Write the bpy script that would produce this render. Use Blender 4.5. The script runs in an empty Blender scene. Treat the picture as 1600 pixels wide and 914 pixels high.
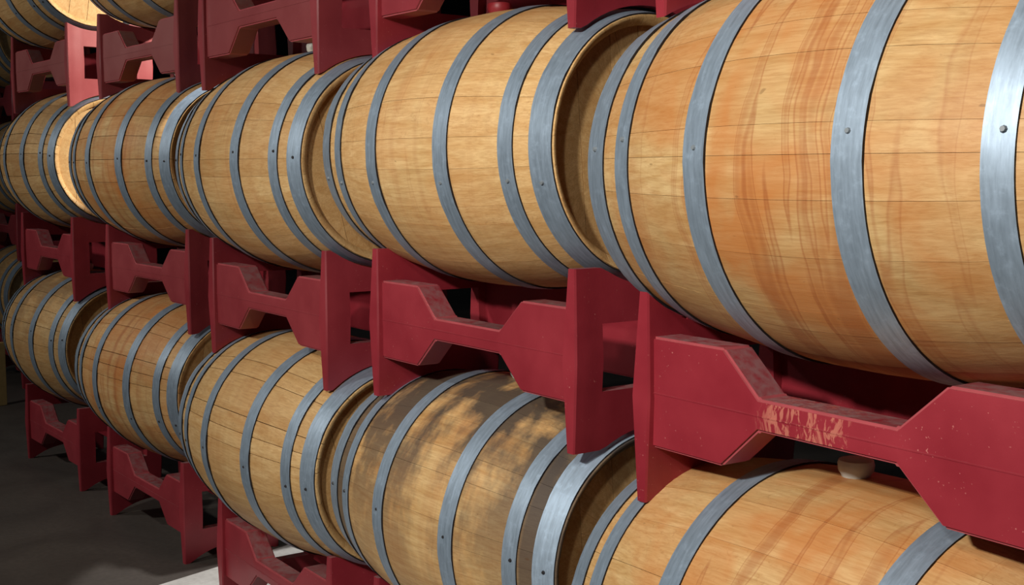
import bpy, bmesh, math, random
from mathutils import Vector, Matrix

# ------------------------------------------------------------------ camera
C = bpy.context.scene.collection
Z0 = 1.571                      # height of the middle barrel row above the floor
F_PX = 1903.477
yaw, pitch, roll = (math.radians(a) for a in (35.1913, 5.5718, 0.0819))
fwd = Vector((-math.cos(yaw)*math.cos(pitch), math.sin(yaw)*math.cos(pitch), -math.sin(pitch)))
rt = Vector((math.sin(yaw), math.cos(yaw), 0))
up = rt.cross(fwd)
rt2 = rt*math.cos(roll) + up*math.sin(roll)
up2 = -rt*math.sin(roll) + up*math.cos(roll)
cam_d = bpy.data.cameras.new('camera')
cam = bpy.data.objects.new('camera', cam_d); C.objects.link(cam)
cam_d.sensor_width = 36.0
cam_d.lens = F_PX/1600.0*36.0
cam_d.clip_start = 0.05; cam_d.clip_end = 100
m = Matrix((rt2, up2, -fwd)).transposed().to_4x4()
m.translation = Vector((2.471, -1.7855, -0.0407 + Z0))
cam.matrix_world = m
sc = bpy.context.scene
sc.camera = cam
sc.view_settings.view_transform = 'Standard'
sc.view_settings.look = 'None'
sc.view_settings.gamma = 1.0
sc.view_settings.use_curve_mapping = False
sc.view_settings.exposure = 0.0

# ------------------------------------------------------------------ light
w = bpy.data.worlds.new('world'); sc.world = w; w.use_nodes = True
bg = w.node_tree.nodes['Background']
bg.inputs[0].default_value = (0.80, 0.88, 1.0, 1); bg.inputs[1].default_value = 0.03

def point_lamp(name, loc, power, radius, col=(1.0, 0.95, 0.87)):
    d = bpy.data.lights.new(name, 'POINT'); d.energy = power; d.shadow_soft_size = radius; d.color = col
    o = bpy.data.objects.new(name, d); C.objects.link(o); o.location = loc
    return o
def spot_lamp(name, loc, target, power, radius, angle, blend, col=(1.0, 0.93, 0.80)):
    d = bpy.data.lights.new(name, 'SPOT'); d.energy = power; d.shadow_soft_size = radius; d.color = col
    d.spot_size = math.radians(angle); d.spot_blend = blend
    o = bpy.data.objects.new(name, d); C.objects.link(o); o.location = loc
    o.rotation_euler = (Vector(target) - Vector(loc)).to_track_quat('-Z', 'Y').to_euler()
    return o
WARM = (1.0, 0.95, 0.87)
spot_lamp('aisle_lamp', (1.45, -2.80, 2.50), (0.85, 0.0, 1.15), 300, 0.08, 88, 0.9, WARM)
spot_lamp('aisle_lamp', (2.08, -2.60, 2.85), (1.10, 0.0, 1.15), 80, 0.12, 88, 0.9, WARM)
spot_lamp('aisle_lamp', (-1.55, -2.95, 2.65), (-1.75, 0.0, 1.15), 145, 0.07, 88, 0.9, WARM)
spot_lamp('aisle_lamp', (-4.50, -3.05, 2.75), (-4.40, 0.0, 1.15), 115, 0.08, 100, 0.9, WARM)
spot_lamp('rear_aisle_lamp', (-2.02, 1.70, 3.10), (-3.42, 0.0, 2.15), 680, 0.05, 29, 0.25)
spot_lamp('overhead_lamp', (-1.85, -0.08, Z0 + 3.0), (-1.80, -0.08, 0), 420, 0.04, 15, 0.2, (1.0, 0.97, 0.93))

# ------------------------------------------------------------------ materials
def lin(r, g, b):
    f = lambda c: (c/255/12.92) if c/255 <= 0.04045 else ((c/255 + 0.055)/1.055)**2.4
    return (f(r), f(g), f(b), 1.0)
class N:
    def __init__(s, name):
        s.m = bpy.data.materials.new(name); s.m.use_nodes = True
        s.t = s.m.node_tree; s.b = s.t.nodes['Principled BSDF']
    def n(s, kind, **kw):
        o = s.t.nodes.new(kind)
        for k, v in kw.items(): setattr(o, k, v)
        return o
    def l(s, a, b): s.t.links.new(a, b)
    def put(s, sock, v):
        if hasattr(v, 'links') or hasattr(v, 'is_output'): s.l(v, sock)
        else: sock.default_value = v
    def math(s, op, a, b=0.0, c=None, clamp=False):
        o = s.n('ShaderNodeMath', operation=op, use_clamp=clamp)
        s.put(o.inputs[0], a); s.put(o.inputs[1], b)
        if c is not None: s.put(o.inputs[2], c)
        return o.outputs[0]
    def mix(s, f, a, b, mode='MIX'):
        o = s.n('ShaderNodeMix', data_type='RGBA', blend_type=mode)
        s.put(o.inputs[0], f); s.put(o.inputs[6], a); s.put(o.inputs[7], b)
        return o.outputs[2]
    def noise(s, vec, scale, detail=3.0, rough=0.5, dist=0.0):
        o = s.n('ShaderNodeTexNoise'); s.l(vec, o.inputs['Vector'])
        o.inputs['Scale'].default_value = scale; o.inputs['Detail'].default_value = detail
        o.inputs['Roughness'].default_value = rough; o.inputs['Distortion'].default_value = dist
        return o.outputs['Fac']
    def vec(s, x, y, z):
        o = s.n('ShaderNodeCombineXYZ'); s.put(o.inputs[0], x); s.put(o.inputs[1], y); s.put(o.inputs[2], z)
        return o.outputs[0]
    def ramp(s, f, lo, hi):        # linear map lo..hi -> 0..1, clamped
        o = s.n('ShaderNodeMapRange', clamp=True); s.put(o.inputs[0], f)
        o.inputs[1].default_value = lo; o.inputs[2].default_value = hi
        return o.outputs[0]
    def bump(s, h, strength, dist=0.002):
        o = s.n('ShaderNodeBump'); s.l(h, o.inputs['Height'])
        o.inputs['Strength'].default_value = strength; o.inputs['Distance'].default_value = dist
        s.l(o.outputs[0], s.b.inputs['Normal'])

def oak_material():
    # object colour: R wine staining, G grey weathering, B seed, A tone
    k = N('oak')
    tc = k.n('ShaderNodeTexCoord'); oi = k.n('ShaderNodeObjectInfo')
    sp = k.n('ShaderNodeSeparateXYZ'); k.l(tc.outputs['Object'], sp.inputs[0])
    sc_ = k.n('ShaderNodeSeparateColor'); k.l(oi.outputs['Color'], sc_.inputs[0])
    stain, grey, seed = sc_.outputs[0], sc_.outputs[1], sc_.outputs[2]
    tone = oi.outputs['Alpha']; rnd = oi.outputs['Random']
    x, y, z = sp.outputs
    rad = k.math('SQRT', k.math('ADD', k.math('MULTIPLY', y, y), k.math('MULTIPLY', z, z)))
    ang = k.math('ARCTAN2', z, k.math('MULTIPLY', y, -1.0))     # 0 = front, pi/2 = top
    sd = k.math('MULTIPLY', seed, 57.0); rs = k.math('MULTIPLY', rnd, 31.0)
    arc = k.math('MULTIPLY', ang, 0.33)
    # grain: fine streaks along the stave
    g1 = k.noise(k.vec(k.math('ADD', k.math('MULTIPLY', x, 15.0), rs), k.math('MULTIPLY', arc, 230.0), k.math('MULTIPLY', rad, 230.0)), 1.0, 4.0, 0.65, 0.6)
    g2 = k.noise(k.vec(k.math('ADD', k.math('MULTIPLY', x, 3.0), rs), k.math('MULTIPLY', arc, 30.0), k.math('ADD', k.math('MULTIPLY', rad, 30.0), rs)), 1.0, 3.0, 0.55, 1.2)
    # medullary flecks across the grain on some staves
    fl = k.noise(k.vec(k.math('ADD', k.math('MULTIPLY', x, 55.0), rs), k.math('MULTIPLY', arc, 70.0), rs), 1.0, 2.0, 0.5, 1.5)
    base = k.mix(k.ramp(g2, 0.3, 0.7), lin(232, 200, 146), lin(208, 168, 112))
    base = k.mix(k.math('MULTIPLY', k.ramp(g1, 0.40, 0.72), 0.50), base, lin(164, 116, 64))
    flk = k.math('MULTIPLY', k.ramp(fl, 0.58, 0.72), k.ramp(k.math('FRACT', k.math('MULTIPLY', rnd, 7.3)), 0.35, 0.75))
    base = k.mix(k.math('MULTIPLY', flk, 0.28), base, lin(150, 104, 58))
    # every stave has its own tone
    tint = k.mix(rnd, (1.06, 1.05, 1.02, 1), (0.86, 0.80, 0.72, 1))
    base = k.mix(1.0, base, tint, 'MULTIPLY')
    # amber wash, strongest round the bilge
    ax = k.math('ABSOLUTE', x)
    bil = k.math('SUBTRACT', 1.0, k.ramp(ax, 0.10, 0.42))
    wash = k.noise(k.vec(k.math('ADD', k.math('MULTIPLY', x, 5.0), sd), k.math('MULTIPLY', arc, 5.0), sd), 1.0, 3.0, 0.6, 0.4)
    wf = k.math('MULTIPLY', k.math('MULTIPLY', k.ramp(wash, 0.36, 0.62), k.math('MULTIPLY_ADD', bil, 0.55, 0.45)), stain, clamp=True)
    base = k.mix(k.math('MULTIPLY', wf, 0.70), base, lin(204, 120, 54))
    # drip lines running round the barrel
    wob = k.noise(k.vec(k.math('MULTIPLY', x, 6.0), k.math('MULTIPLY', arc, 5.0), sd), 1.0, 2.0)
    dx = k.math('ADD', k.math('MULTIPLY', x, 27.0), k.math('MULTIPLY', wob, 1.6))
    dn = k.noise(k.vec(k.math('ADD', dx, sd), k.math('MULTIPLY', arc, 1.3), sd), 1.0, 1.0, 0.5)
    line = k.math('SUBTRACT', 1.0, k.ramp(k.math('ABSOLUTE', k.math('SUBTRACT', dn, 0.56)), 0.0, 0.022))
    band = k.ramp(dn, 0.56, 0.66)
    df = k.math('MULTIPLY', k.math('ADD', k.math('MULTIPLY', line, 0.50), k.math('MULTIPLY', band, 0.40)), k.math('MULTIPLY', k.math('MULTIPLY_ADD', bil, 0.8, 0.2), stain), clamp=True)
    base = k.mix(df, base, lin(158, 78, 38))
    # grey weathering patches
    wn = k.noise(k.vec(k.math('ADD', k.math('MULTIPLY', x, 6.5), sd), k.math('MULTIPLY', arc, 4.0), sd), 1.0, 5.0, 0.6, 0.2)
    upw = k.ramp(z, -0.12, 0.26)
    gf = k.math('MULTIPLY', k.math('MULTIPLY', k.ramp(wn, 0.40, 0.54), k.math('MULTIPLY_ADD', upw, 0.8, 0.2)), grey, clamp=True)
    base = k.mix(k.math('MULTIPLY', gf, 0.9), base, lin(72, 67, 64))
    endb = k.math('MULTIPLY', k.math('MULTIPLY', k.ramp(ax, 0.385, 0.40), k.ramp(grey, 0.6, 0.8)), 0.75)
    base = k.mix(endb, base, lin(74, 68, 66))
    # small dark spots
    sn = k.noise(k.vec(k.math('MULTIPLY', x, 38.0), k.math('MULTIPLY', arc, 75.0), sd), 1.0, 1.0, 0.5, 0.0)
    base = k.mix(k.math('MULTIPLY', k.ramp(sn, 0.77, 0.82), 0.40), base, lin(96, 60, 30))
    base = k.mix(1.0, base, k.vec(tone, tone, tone), 'MULTIPLY')
    k.l(base, k.b.inputs['Base Color'])
    k.b.inputs['Roughness'].default_value = 0.52
    k.b.inputs['Specular IOR Level'].default_value = 0.35
    k.bump(g1, 0.25, 0.0015)
    return k.m

def steel_material(name, col, metal=0.8, rough=0.42):
    k = N(name)
    tc = k.n('ShaderNodeTexCoord'); oi = k.n('ShaderNodeObjectInfo')
    sp = k.n('ShaderNodeSeparateXYZ'); k.l(tc.outputs['Object'], sp.inputs[0])
    x, y, z = sp.outputs
    ang = k.math('ARCTAN2', z, k.math('MULTIPLY', y, -1.0)); rs = k.math('MULTIPLY', oi.outputs['Random'], 40.0)
    v = k.vec(k.math('ADD', k.math('MULTIPLY', x, 150.0), rs), k.math('MULTIPLY', ang, 6.0), rs)
    brush = k.noise(v, 1.0, 3.0, 0.6)
    sp2 = k.noise(tc.outputs['Object'], 55.0, 4.0, 0.65)
    big = k.noise(tc.outputs['Object'], 9.0, 2.0, 0.5)
    c = k.mix(k.ramp(brush, 0.3, 0.7), tuple(q*0.80 for q in col[:3]) + (1,), tuple(min(1, q*1.15) for q in col[:3]) + (1,))
    c = k.mix(k.math('MULTIPLY', k.ramp(sp2, 0.55, 0.75), 0.35), c, tuple(min(1, q*1.6) for q in col[:3]) + (1,))
    c = k.mix(k.math('MULTIPLY', k.ramp(big, 0.55, 0.8), 0.35), c, tuple(q*0.6 for q in col[:3]) + (1,))
    t = oi.outputs['Alpha']
    c = k.mix(1.0, c, k.vec(t, t, t), 'MULTIPLY')
    k.l(c, k.b.inputs['Base Color'])
    k.b.inputs['Metallic'].default_value = metal
    k.l(k.math('MULTIPLY_ADD', sp2, 0.25, rough - 0.12), k.b.inputs['Roughness'])
    k.bump(brush, 0.12, 0.001)
    return k.m

def red_material():
    k = N('red_plastic')
    tc = k.n('ShaderNodeTexCoord'); oi = k.n('ShaderNodeObjectInfo'); ge = k.n('ShaderNodeNewGeometry')
    rs = k.math('MULTIPLY', oi.outputs['Random'], 20.0)
    ad = k.n('ShaderNodeVectorMath', operation='ADD'); k.l(tc.outputs['Object'], ad.inputs[0]); k.l(k.vec(rs, rs, rs), ad.inputs[1])
    v = ad.outputs[0]
    n1 = k.noise(v, 6.0, 3.0, 0.6)
    c = k.mix(k.ramp(n1, 0.3, 0.7), lin(140, 36, 48), lin(158, 46, 58))
    # scuffs and specks
    sc1 = k.noise(v, 190.0, 1.0, 0.5); sc2 = k.noise(v, 14.0, 2.0, 0.5)
    f = k.math('MULTIPLY', k.ramp(sc1, 0.72, 0.77), k.ramp(sc2, 0.48, 0.62))
    c = k.mix(k.math('MULTIPLY', f, 0.7), c, lin(206, 128, 122))
    # paint scraped off the middle of the crossbar
    so = k.n('ShaderNodeSeparateXYZ'); k.l(tc.outputs['Object'], so.inputs[0])
    mp = k.n('ShaderNodeMapping'); k.l(tc.outputs['Object'], mp.inputs[0]); mp.inputs['Scale'].default_value = (75, 75, 24)
    dr = k.noise(mp.outputs[0], 1.0, 3.0, 0.65, 1.2)
    near = k.math('MULTIPLY', k.math('SUBTRACT', 1.0, k.ramp(k.math('ABSOLUTE', k.math('ADD', so.outputs[0], 0.04)), 0.07, 0.11)),
                  k.math('SUBTRACT', 1.0, k.ramp(k.math('ABSOLUTE', k.math('SUBTRACT', so.outputs[2], 0.212)), 0.024, 0.034)))
    f2 = k.math('MULTIPLY', k.ramp(dr, 0.50, 0.57), k.math('MULTIPLY', oi.outputs['Alpha'], near))
    c = k.mix(k.math('MULTIPLY', f2, 0.7), c, lin(206, 128, 108))
    # dust lying on upward faces and a light film on the fronts
    spn = k.n('ShaderNodeSeparateXYZ'); k.l(ge.outputs['Normal'], spn.inputs[0])
    du = k.math('MULTIPLY', k.ramp(spn.outputs[2], 0.75, 0.98), k.ramp(k.noise(v, 40.0, 3.0, 0.6), 0.30, 0.62))
    c = k.mix(k.math('MULTIPLY', du, 0.75), c, lin(150, 122, 122))
    oc = k.n('ShaderNodeSeparateColor'); k.l(oi.outputs['Color'], oc.inputs[0])
    c = k.mix(k.math('MULTIPLY', oc.outputs[0], k.math('MULTIPLY_ADD', n1, 0.6, 0.5)), c, lin(134, 98, 92))
    k.l(c, k.b.inputs['Base Color'])
    k.l(k.math('MULTIPLY_ADD', n1, 0.2, 0.34), k.b.inputs['Roughness'])
    k.bump(k.noise(v, 160.0, 2.0, 0.5), 0.10, 0.001)
    return k.m

def concrete_material(name, a, b, scale=2.0):
    k = N(name); tc = k.n('ShaderNodeTexCoord')
    n1 = k.noise(tc.outputs['Object'], scale, 6.0, 0.62, 0.6); n2 = k.noise(tc.outputs['Object'], 45.0, 4.0, 0.6)
    c = k.mix(k.ramp(n1, 0.3, 0.7), a, b)
    c = k.mix(k.math('MULTIPLY', k.ramp(n2, 0.4, 0.7), 0.3), c, tuple(q*0.6 for q in a[:3]) + (1,))
    k.l(c, k.b.inputs['Base Color']); k.b.inputs['Roughness'].default_value = 0.62
    k.bump(n2, 0.2, 0.002)
    return k.m
def plain_material(name, col, rough=0.5):
    k = N(name); tc = k.n('ShaderNodeTexCoord')
    n = k.noise(tc.outputs['Object'], 30.0, 3.0)
    k.l(k.mix(k.ramp(n, 0.3, 0.7), col, tuple(q*0.85 for q in col[:3]) + (1,)), k.b.inputs['Base Color'])
    k.b.inputs['Roughness'].default_value = rough
    return k.m

OAK = oak_material()
STEEL = steel_material('galvanised_steel', lin(154, 172, 190), 0.50, 0.50)
EDGE = steel_material('dark_edge_steel', lin(44, 42, 46), 0.5, 0.6)  # darker steel on the hoop edge faces
RED = red_material()
FLOOR = concrete_material('dark_concrete', lin(70, 64, 60), lin(92, 86, 80))
PALE = concrete_material('pale_floor', lin(190, 188, 184), lin(222, 221, 218), 5.0)
WALL = concrete_material('dark_wall', lin(15, 14, 14), lin(20, 19, 19))
BUNG = plain_material('white_silicone', lin(214, 216, 206), 0.4)
REDB = plain_material('red_silicone', lin(150, 40, 48), 0.45)
EDGE_HI = plain_material('highlight_red_edge', lin(176, 82, 88), 0.4)  # paler red carrying the highlight along the beam bevels
RIV = plain_material('grey_rivet', lin(128, 136, 142), 0.5)
NAIL = plain_material('dark_nail', lin(48, 46, 48), 0.5)
PINE = plain_material('pale_pine', lin(222, 186, 120), 0.6)

# ------------------------------------------------------------------ helpers
def mesh(name, verts, faces, mats, fmat=None, smooth=True, edge_angle=35):
    me = bpy.data.meshes.new(name); me.from_pydata(verts, [], faces)
    for mt in mats: me.materials.append(mt)
    if fmat:
        for i, p in enumerate(me.polygons): p.material_index = fmat[i]
    bm = bmesh.new(); bm.from_mesh(me); bmesh.ops.recalc_face_normals(bm, faces=bm.faces)
    if smooth:
        for f in bm.faces: f.smooth = True
        for e in bm.edges:
            e.smooth = len(e.link_faces) == 2 and e.calc_face_angle(0) < math.radians(edge_angle)
    bm.to_mesh(me); bm.free(); me.update()
    return me
def obj(name, me, parent=None, loc=(0, 0, 0), rot=(0, 0, 0)):
    o = bpy.data.objects.new(name, me); C.objects.link(o)
    o.location = loc; o.rotation_euler = rot
    if parent: o.parent = parent
    return o
def tag(o, label, cat, group=None):
    o['label'] = label; o['category'] = cat
    if group: o['group'] = group
    return o
def struct(o):
    o['kind'] = 'structure'; return o
def box_mesh(name, x0, x1, y0, y1, z0, z1, mat, bevel=0.0):
    bm = bmesh.new(); bmesh.ops.create_cube(bm, size=1)
    for v in bm.verts:
        v.co = Vector(((x0 + x1)/2 + v.co.x*(x1 - x0), (y0 + y1)/2 + v.co.y*(y1 - y0), (z0 + z1)/2 + v.co.z*(z1 - z0)))
    if bevel: bmesh.ops.bevel(bm, geom=bm.edges[:], offset=bevel, segments=2, affect='EDGES')
    me = bpy.data.meshes.new(name); bm.to_mesh(me); bm.free(); me.materials.append(mat)
    return me

# ------------------------------------------------------------------ setting
struct(obj('floor', box_mesh('floor', -16, 6, -8, 8.2, -0.2, 0, FLOOR)))
struct(obj('wall_back', box_mesh('wall_back', -16, 6, 8.0, 8.2, 0, 6, WALL)))
struct(obj('wall_left', box_mesh('wall_left', -16.2, -16, -8, 8.2, 0, 6, WALL)))

# paler floor area under the nearer stacks
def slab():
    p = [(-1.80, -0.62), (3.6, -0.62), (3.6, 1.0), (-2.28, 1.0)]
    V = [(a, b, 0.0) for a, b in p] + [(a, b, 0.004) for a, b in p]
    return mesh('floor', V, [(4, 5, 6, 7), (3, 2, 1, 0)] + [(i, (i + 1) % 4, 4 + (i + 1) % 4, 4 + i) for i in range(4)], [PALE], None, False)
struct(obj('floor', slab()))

# ------------------------------------------------------------------ barrels
R_B, R_E, LH = 0.35, 0.2903, 0.5025
HOOPS = dict(b=(0.1289, 0.1809), q=(0.3488, 0.3917), c=(0.4384, 0.4985))
HOOPS_WIDE = dict(b=(0.178, 0.228), q=(0.393, 0.433), c=(0.459, 0.4985))
def rad(x): return R_B - (R_B - R_E)*(x/LH)**2
def pol(x, r, a): return (x, -r*math.cos(a), r*math.sin(a))       # a: 0 = front, 90 deg = top

def stave_set(seed, gap):
    rnd = random.Random(seed); ws = []
    while sum(ws) < 2*math.pi: ws.append(rnd.uniform(0.13, 0.36))
    s = 2*math.pi/sum(ws); ws = [q*s for q in ws]
    a0 = rnd.uniform(0, 1); out = []
    xs = [-LH, -LH + 0.018] + [-LH + 0.018 + (2*LH - 0.036)*i/12 for i in range(1, 12)] + [LH - 0.018, LH]
    n = len(xs)
    for wd in ws:
        g = gap; jit = rnd.uniform(-0.0005, 0.0005); th = 0.026
        a = [a0 + g + (wd - 2*g)*j/3 for j in range(4)]
        V, Fc = [], []
        for i, x in enumerate(xs):
            r = rad(x) + jit
            ti = 0.006 if i in (0, n - 1) else th
            V += [pol(x, r - (gap*0.35 if j in (0, 3) else 0), aa) for j, aa in enumerate(a)]
            V += [pol(x, r - ti, aa) for aa in a]
        for i in range(n - 1):
            p, q = i*8, i*8 + 8
            for j in range(3):
                Fc.append((p + j, p + j + 1, q + j + 1, q + j)); Fc.append((p + 5 + j, p + 4 + j, q + 4 + j, q + 5 + j))
            Fc.append((p + 3, p + 7, q + 7, q + 3)); Fc.append((p + 4, p, q, q + 4))
        Fc.append((0, 1, 2, 3, 7, 6, 5, 4)); e = (n - 1)*8; Fc.append((e + 4, e + 5, e + 6, e + 7, e + 3, e + 2, e + 1, e))
        out.append(mesh('stave', V, Fc, [OAK], edge_angle=50)); a0 += wd
    return out
STAVES = [stave_set(*q) for q in ((3, 0.0009), (8, 0.0009), (21, 0.0010), (34, 0.0026), (55, 0.0030))]

def hoop_mesh(x0, x1, lap):
    n = 96; th = 0.0028; V, Fc, fm = [], [], []
    for i in range(n):
        a = 2*math.pi*i/n
        d = (a - lap) % (2*math.pi); ex = 0.0014 if d < 0.33 else 0.0
        for x in (x0, x1):
            r = rad(x) + 0.0010
            V.append(pol(x, r + th + ex, a)); V.append(pol(x, r - 0.0005, a))
    for i in range(n):
        p, q = 4*i, 4*((i + 1) % n)
        Fc += [(p, p + 2, q + 2, q), (p + 1, q + 1, q + 3, p + 3), (p, q, q + 1, p + 1), (p + 2, p + 3, q + 3, q + 2)]; fm += [0, 0, 1, 1]
    return mesh('hoop', V, Fc, [STEEL, EDGE], fm, True, 50)
def rivet_mesh(mat, r=0.0065, h=0.0032):
    V = [(r*math.cos(2*math.pi*i/8), r*math.sin(2*math.pi*i/8), -0.002) for i in range(8)]
    V += [(0.65*r*math.cos(2*math.pi*i/8), 0.65*r*math.sin(2*math.pi*i/8), h) for i in range(8)]
    Fc = [(i, (i + 1) % 8, 8 + (i + 1) % 8, 8 + i) for i in range(8)] + [tuple(range(8, 16))]
    return mesh('rivet', V, Fc, [mat])
RIVET = rivet_mesh(RIV, 0.0055, 0.003); NAILM = rivet_mesh(NAIL, 0.0050, 0.0018)
HOOP_CACHE = {}
def get_hoop(x0, x1, lap):
    key = (round(x0, 4), round(x1, 4), round(lap, 2))
    if key not in HOOP_CACHE: HOOP_CACHE[key] = hoop_mesh(x0, x1, lap)
    return HOOP_CACHE[key]

def head_boards():
    rh = rad(0.46) - 0.0235; cuts = [-rh, -0.185, -0.085, 0.0, 0.095, 0.19, rh]; out = []
    for a, b in zip(cuts, cuts[1:]):
        g = 0.0009; lo, hi = a + g, b - g; pts = []
        n = 10
        f = lambda t: math.sqrt(max(rh*rh - t*t, 1e-6))
        for i in range(n + 1): t = lo + (hi - lo)*i/n; pts.append((t, f(t)))
        for i in range(n, -1, -1): t = lo + (hi - lo)*i/n; pts.append((t, -f(t)))
        k = len(pts); V = [(0.011, p[0], p[1]) for p in pts] + [(-0.011, p[0], p[1]) for p in pts]
        Fc = [tuple(range(k)), tuple(range(2*k - 1, k - 1, -1))] + [(i, (i + 1) % k, k + (i + 1) % k, k + i) for i in range(k)]
        out.append(mesh('head_board', V, Fc, [OAK], None, False))
    return out
HEADS = head_boards()
def disc_mesh():
    rh = rad(0.46) - 0.0235; k = 40
    p = [(rh*math.cos(2*math.pi*i/k), rh*math.sin(2*math.pi*i/k)) for i in range(k)]
    V = [(0.011, a, b) for a, b in p] + [(-0.011, a, b) for a, b in p]
    return mesh('head', V, [tuple(range(k)), tuple(range(2*k - 1, k - 1, -1))] + [(i, (i + 1) % k, k + (i + 1) % k, k + i) for i in range(k)], [OAK], None, False)
HEAD = disc_mesh()
def bung_mesh():
    prof = [(0.0, 0.034), (0.020, 0.034), (0.0300, 0.031), (0.0320, 0.024), (0.0305, 0.012), (0.0250, 0.004), (0.022, -0.03), (0.0, -0.03)]
    k = 20; V, Fc = [], []
    for r, z in prof[1:-1]: V += [(r*math.cos(2*math.pi*i/k), r*math.sin(2*math.pi*i/k), z) for i in range(k)]
    for j in range(len(prof) - 3):
        for i in range(k): Fc.append((j*k + i, j*k + (i + 1) % k, (j + 1)*k + (i + 1) % k, (j + 1)*k + i))
    Fc.append(tuple(range(k))); e = (len(prof) - 3)*k; Fc.append(tuple(range(e + k - 1, e - 1, -1)))
    return mesh('bung', V, Fc, [BUNG])
BUNGM = bung_mesh()

BUNG_RED = BUNGM.copy(); BUNG_RED.materials[0] = REDB
def barrel(pose, label, stain, grey, seed, tone=1.0, sset=0, hoops=HOOPS, rivet_deg=8, steel=1.0, end_steel=None, nail=False, detail=True, group='oak wine barrels on the red racks', bung=None, bung_x=0.0):
    x, y, z, yw = pose
    e = obj('wine_barrel', None, None, (x, y, z + Z0), (0, 0, math.radians(yw)))
    e.empty_display_size = 0.2
    tag(e, label, 'barrel', group)
    col = (stain, grey, seed, tone)
    for me in STAVES[sset]:
        o = obj('stave', me, e); o.color = col
    ra = math.radians(rivet_deg); rnd = random.Random(int(seed*1000))
    for s in (-1, 1):
        for key in ('c', 'q', 'b'):
            x0, x1 = hoops[key]
            if s < 0: x0, x1 = -x1, -x0
            lap = ra - 0.16 if key == 'b' else ra + 0.5
            h = obj('hoop', get_hoop(x0, x1, lap), e)
            t = end_steel if (end_steel and key == 'c' and s > 0) else steel
            h.color = (1, 1, 1, t)
            if detail:
                xm = (x0 + x1)/2; xo = xm + rnd.uniform(-0.006, 0.006)
                aa = ra + rnd.uniform(-0.04, 0.04); r = rad(xo) + 0.0052
                tilt = math.atan((R_B - R_E)*2*xo/LH**2)
                nrm = Vector((math.sin(tilt), -math.cos(aa)*math.cos(tilt), math.sin(aa)*math.cos(tilt)))
                obj('rivet', NAILM if nail else RIVET, h, pol(xo, r, aa), nrm.to_track_quat('Z', 'Y').to_euler())
    hr = math.radians(rnd.uniform(-14, 14))
    for me in HEADS:
        o = obj('head_board', me, e, (0.458, 0, 0), (hr, 0, 0)); o.color = (stain*0.2, grey*0.4, seed, tone)
    o = obj('head', HEAD, e, (-0.458, 0, 0)); o.color = (0, grey*0.4, seed, tone)
    obj('bung', bung or BUNGM, e, (bung_x, 0, R_B - 0.004))['label'] = ('red' if bung else 'white') + ' silicone bung'
    return e

# ------------------------------------------------------------------ racks
W2, H_P = 0.857/2, 0.4034
ZB = -0.657
def plate_mesh(top_c, bot_c):
    """top_c/bot_c: (y, z) of the barrel axis above / below in rack coordinates, None for floor."""
    rc = rad(W2) + 0.0055
    ys = [-0.2005, -0.196, -0.182, -0.165, -0.146, -0.127] + [-0.127 + 0.254*i/12 for i in range(1, 12)] + [0.127, 0.146, 0.165, 0.182, 0.196, 0.2005]
    def top(y):
        d = rc*rc - (y - top_c[0])**2
        return max(0.300, min(H_P, top_c[1] - math.sqrt(max(d, 0))))
    def bot(y):
        d = rc*rc - (y - bot_c[0])**2
        return min(0.108, max(0.0, bot_c[1] + math.sqrt(max(d, 0))))
    w0, w1, zm = 0.132, 0.282, H_P/2
    V2, key, Q = [], {}, []
    def v(y, z):
        kk = (round(y, 5), round(z, 5))
        if kk not in key: key[kk] = len(V2); V2.append((y, z))
        return key[kk]
    for a, b in zip(ys, ys[1:]):
        ins = a > -0.1271 and b < 0.1271
        ra = [bot(a), w0, zm, w1, top(a)]; rb = [bot(b), w0, zm, w1, top(b)]
        for i in range(4):
            if ins and i in (1, 2): continue
            Q.append((v(a, ra[i]), v(b, rb[i]), v(b, rb[i + 1]), v(a, ra[i + 1])))
    def half(y, z):
        t = 0.0115 + 0.0135*(1 - abs(z - zm)/zm)
        if abs(y) > 0.1999: t *= 0.86
        elif abs(y) > 0.15: t *= 1.0
        else: t *= 0.92
        return t
    n = len(V2)
    def yy(y, z):           # the front and rear edges bulge a little at the parting line
        return y + math.copysign(0.006*(1 - abs(z - zm)/zm), y) if abs(y) > 0.19 else y
    V = [(half(y, z), yy(y, z), z) for y, z in V2] + [(-half(y, z), yy(y, z), z) for y, z in V2]
    Fc = [q for q in Q] + [tuple(n + i for i in reversed(q)) for q in Q]
    ed = {}
    for q in Q:
        for i in range(4):
            a, b = q[i], q[(i + 1) % 4]; ed.setdefault((min(a, b), max(a, b)), []).append((a, b))
    for kk, L in ed.items():
        if len(L) == 1: a, b = L[0]; Fc.append((b, a, n + a, n + b))
    return mesh('cross_plate', V, Fc, [RED], None, True, 20)

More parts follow.
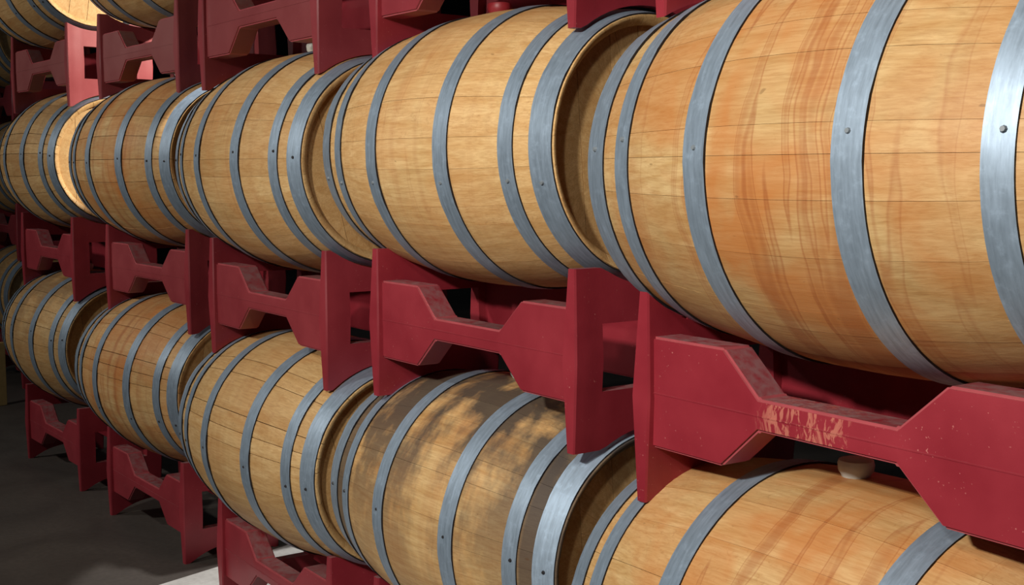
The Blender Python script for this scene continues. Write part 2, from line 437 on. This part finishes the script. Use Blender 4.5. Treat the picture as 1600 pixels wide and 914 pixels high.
def beam_mesh():
    zm, hb, hn, xo, xb, xn = 0.212, 0.105, 0.028, 0.416, 0.228, 0.142
    up_ = [(-xo, hb), (-xb, hb), (-xn, hn), (xn, hn), (xb, hb), (xo, hb)]
    mid = [(q[0], 0.0) for q in up_]; lo = [(q[0], -q[1]) for q in up_]
    yf, yb = -0.1925, -0.118
    V, Fc = [], []
    for row, y in ((up_, yf + 0.004), (mid, yf), (lo, yf + 0.004)): V += [(a, y, zm + b) for a, b in row]
    for row in (up_, mid, lo): V += [(a, yb, zm + b) for a, b in row]
    for j in (0, 6):
        for i in range(5):
            a = j + i; Fc += [(a, a + 1, a + 7, a + 6), (18 + a + 6, 18 + a + 7, 18 + a + 1, 18 + a)]
    for i in range(5): Fc += [(i, 18 + i, 19 + i, i + 1), (12 + i, 13 + i, 31 + i, 30 + i)]
    for i in (0, 5):
        Fc += [(i, i + 6, 24 + i, 18 + i), (i + 6, i + 12, 30 + i, 24 + i)]
    me = bpy.data.meshes.new('beam'); me.from_pydata(V, [], Fc)
    bm = bmesh.new(); bm.from_mesh(me); bmesh.ops.recalc_face_normals(bm, faces=bm.faces)
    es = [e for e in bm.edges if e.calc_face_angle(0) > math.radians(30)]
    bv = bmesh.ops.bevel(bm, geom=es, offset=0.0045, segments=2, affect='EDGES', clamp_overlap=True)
    for f in bv['faces']: f.material_index = 1          # paler edges, bevel highlight painted in as colour
    # raised parting seam
    for s0, s1 in ((-0.41, 0.41),):
        r = bmesh.ops.create_cube(bm, size=1)
        for q in r['verts']: q.co = Vector((q.co.x*(s1 - s0), yf + 0.0003 + q.co.y*0.0026, zm + q.co.z*0.0022))
    for f in bm.faces: f.smooth = True
    for e in bm.edges: e.smooth = e.calc_face_angle(0) < math.radians(50)
    bm.to_mesh(me); bm.free(); me.materials.append(RED); me.materials.append(EDGE_HI)
    return me
BEAM = beam_mesh()
PANEL = box_mesh('panel', -0.416, 0.416, 0.150, 0.186, 0.106, 0.318, RED, 0.004)

def rack(pose, label, above, below, dust=0.0, scrape=0.0, group='red plastic racks under the barrels'):
    x, y, yw, z = pose; t = math.radians(yw)
    zb = z + ZB
    e = obj('barrel_rack', None, None, (x, y, zb + Z0), (0, 0, t)); e.empty_display_size = 0.2
    tag(e, label, 'rack', group)
    def axis(bp, sx):          # barrel axis at this plate in rack coordinates
        if bp is None: return None
        bx, by, bz, byaw = bp; bt = math.radians(byaw)
        px, py = x + sx*math.cos(t), y + sx*math.sin(t)
        dx, dy = px - bx, py - by
        a = dx*math.cos(bt) + dy*math.sin(bt)
        wx, wy = bx + a*math.cos(bt), by + a*math.sin(bt)
        return ((-(wx - x)*math.sin(t) + (wy - y)*math.cos(t)), bz - zb)
    for s in (-1, 1):
        tc = axis(above, s*W2) or (0, 0.657); bc = axis(below, s*W2) or (0, -0.257)
        o = obj('cross_plate', plate_mesh(tc, bc), e, (s*W2, 0, 0)); o.color = (dust*0.5, 1, 1, 0.0)
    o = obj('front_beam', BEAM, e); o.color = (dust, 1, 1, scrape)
    o = obj('rear_panel', PANEL, e); o.color = (0, 1, 1, 0)
    return e

# ------------------------------------------------------------------ placement (x, y, z from the middle row axis, yaw)
BP = {
 'M1': (1.2124, -0.0879, -0.0225, -1.3435), 'M2': (-0.0984, 0.0445, 0.0210, 1.9694), 'M3': (-1.1239, -0.0185, -0.0073, -0.3754),
 'M4': (-2.4711, 0.0323, 0.0052, 5.2), 'M5': (-3.9042, 0.0332, 0.0218, 1.5119),
 'L1': (1.165, -0.09, -0.914, -0.7), 'L2': (-0.0744, 0.0416, -0.9174, 1.7805), 'L3': (-1.1055, -0.0232, -0.9074, 1.6704),
 'L4': (-2.5316, 0.0504, -0.9021, 6.0), 'L5': (-3.9476, 0.0451, -0.8863, 3.5709),
 'T4': (-2.5072, 0.0549, 0.912, 2.388), 'T5': (-3.9333, -0.03, 0.9388, 1.0),
 'T1': (1.18, -0.05, 0.905, -1.3), 'T2': (-0.06, 0.045, 0.932, 0.6), 'T3': (-1.14, -0.02, 0.905, 0.3),
 'M6': (-6.98, 0.50, 0.0, 1.0), 'L6': (-6.98, 0.50, -0.914, 1.0), 'T6': (-6.98, 0.50, 0.914, 1.0),
}
RP = {
 'M1': (1.1934, -0.0854, -0.7999, -0.0032), 'M2': (-0.0134, 0.0149, 0.5116, 0.0098), 'M3': (-1.1044, -0.0246, -0.0903, -0.0071),
 'M4': (-2.4769, 0.0557, 2.8761, -0.0002), 'M5': (-3.9109, 0.0340, 1.4763, 0.0038),
 'U1': (1.176, -0.0395, -1.3676, 0.8952), 'U2': (-0.0608, 0.0462, 0.5816, 0.9282), 'U3': (-1.145, -0.0226, 0.3121, 0.8978),
 'U4': (-2.5276, 0.0576, 2.3998, 0.8983), 'U5': (-3.8878, 0.0196, 2.8466, 0.9272),
 'L1': (1.2032, -0.0933, -0.67, -0.914), 'L2': (-0.0378, 0.024, 0.8057, -0.914), 'L3': (-1.1294, -0.0064, -0.3137, -0.914),
 'L4': (-2.5222, 0.0398, 1.5806, -0.914), 'L5': (-3.8809, 0.0195, 2.0505, -0.914),
 'M6': (-6.98, 0.50, 1.0, 0.0), 'L6': (-6.98, 0.50, 1.0, -0.914), 'U6': (-6.98, 0.50, 1.0, 0.914),
}

barrel(BP['M1'], 'largest, nearest oak barrel at right, with orange wine streaks between its hoops', 1.0, 0.0, 0.13, 0.84, 0, rivet_deg=6)
barrel(BP['M2'], 'pale honey oak barrel in the middle row, just left of the nearest barrel', 0.34, 0.0, 0.37, 1.10, 1, rivet_deg=-16, bung=BUNG_RED, bung_x=-0.08)
barrel(BP['M3'], 'tan oak barrel third from the right in the middle row', 0.42, 0.0, 0.58, 1.03, 2, rivet_deg=3, nail=True)
barrel(BP['M4'], 'reddish-tinged oak barrel fourth from the right in the middle row', 1.0, 0.06, 0.71, 0.92, 3, rivet_deg=0, nail=True, steel=0.9)
barrel(BP['M5'], 'oak barrel with a brightly lit yellow head, leftmost in the middle row', 0.25, 0.30, 0.29, 0.92, 4, rivet_deg=5, nail=True, steel=0.85)
barrel(BP['L1'], 'golden oak barrel at bottom right with a white bung under the scraped red crossbar', 0.95, 0.0, 0.47, 0.94, 2, hoops=HOOPS_WIDE, rivet_deg=-30, bung_x=-0.055)
barrel(BP['L2'], 'grey-stained weathered oak barrel in the bottom row with a shiny silver end hoop', 0.35, 1.0, 0.83, 1.0, 0, rivet_deg=2, nail=True, steel=1.1, end_steel=1.5)
barrel(BP['L3'], 'clean tan oak barrel in the bottom row, left of the grey-stained barrel', 0.22, 0.05, 0.05, 1.0, 4, rivet_deg=-4, nail=True)
barrel(BP['L4'], 'oak barrel with brown drip stains, second from the left in the bottom row', 1.0, 0.15, 0.92, 0.96, 4, rivet_deg=-20, nail=True, steel=0.9)
barrel(BP['L5'], 'dull oak barrel with dark stave joints, leftmost in the bottom row', 0.20, 0.45, 0.66, 0.90, 3, rivet_deg=10, nail=True, steel=0.85)
barrel(BP['T4'], 'oak barrel cut by the top edge above the reddish middle-row barrel', 0.35, 0.10, 0.21, 0.85, 1, rivet_deg=-40, nail=True, steel=0.8)
barrel(BP['T5'], 'oak barrel cut by the top left corner with a brightly lit pale head', 0.25, 0.15, 0.77, 0.85, 2, rivet_deg=-40, nail=True, steel=0.8)
for k_, lb in (('T1', 'top-row barrel above the nearest barrel, over the top picture edge'), ('T2', 'top-row barrel above the pale honey barrel, over the top picture edge'),  # unseen top-row barrels, added to shade the upper racks
               ('T3', 'top-row barrel above the third middle-row barrel, over the top picture edge')):
    barrel(BP[k_], lb, 0.3, 0.1, 0.3 + 0.01*len(lb) % 0.5, 0.95, 2, detail=False)
for k_, lb in (('T6', 'distant barrel at the top of the left picture edge'), ('M6', 'distant barrel in the middle of the left picture edge'),
               ('L6', 'distant barrel half hidden behind the leftmost bottom-row barrel')):
    barrel(BP[k_], lb, 0.2, 0.3, 0.4 + 0.1*len(lb) % 0.5, 0.85, 1, detail=False, steel=0.8, group='barrels of the far stack')

rack(RP['M1'], 'red plastic rack with a scraped crossbar under the nearest barrel', BP['M1'], BP['L1'], 0.0, 1.0)
rack(RP['M2'], 'red plastic rack between the pale honey barrel and the grey-stained barrel', BP['M2'], BP['L2'], 0.03)
rack(RP['M3'], 'red plastic rack between the tan barrels third from the right', BP['M3'], BP['L3'], 0.18)
rack(RP['M4'], 'red plastic rack under the reddish-tinged fourth barrel of the middle row', BP['M4'], BP['L4'], 0.22)
rack(RP['M5'], 'red plastic rack under the leftmost barrel of the middle row', BP['M5'], BP['L5'], 0.10)
rack(RP['U1'], 'red plastic rack at the top edge whose post rests on the nearest barrel', BP['T1'], BP['M1'], 0.05)
rack(RP['U2'], 'red plastic rack at the top edge resting on the pale honey barrel', BP['T2'], BP['M2'], 0.05)
rack(RP['U3'], 'dusty red rack at the top edge resting on the third middle-row barrel', BP['T3'], BP['M3'], 0.40)
rack(RP['U4'], 'dusty brownish-red rack between the top and middle barrels, fourth from the right', BP['T4'], BP['M4'], 0.60)
rack(RP['U5'], 'dusty rack in the top left corner with a brightly lit pink end plate', BP['T5'], BP['M5'], 0.62)
rack(RP['L1'], 'red floor rack under the golden barrel at bottom right', BP['L1'], None, 0.0)
rack(RP['L2'], 'red floor rack under the grey-stained barrel, cut by the bottom edge', BP['L2'], None, 0.0)
rack(RP['L3'], 'red floor rack at the bottom edge beside the bright floor patch', BP['L3'], None, 0.05)
rack(RP['L4'], 'red floor rack under the drip-stained barrel, second from the left', BP['L4'], None, 0.05)
rack(RP['L5'], 'red floor rack under the leftmost bottom-row barrel', BP['L5'], None, 0.05)
rack(RP['U6'], 'distant red rack with a window at the left edge, upper level', BP['T6'], BP['M6'], 0.2, group='racks of the far stack')
rack(RP['M6'], 'distant red rack at the left edge, middle level', BP['M6'], BP['L6'], 0.2, group='racks of the far stack')
rack(RP['L6'], 'distant red floor rack behind the leftmost bottom-row barrel', BP['L6'], None, 0.1, group='racks of the far stack')

tag(obj('wooden_board', box_mesh('wooden_board', -0.02, 0.02, -0.09, 0.09, 0, 0.42, PINE, 0.004), None, (-5.95, -0.02, 0), (0, 0, 0.3)),
    'short pale upright wooden board on the floor at the left edge', 'board')
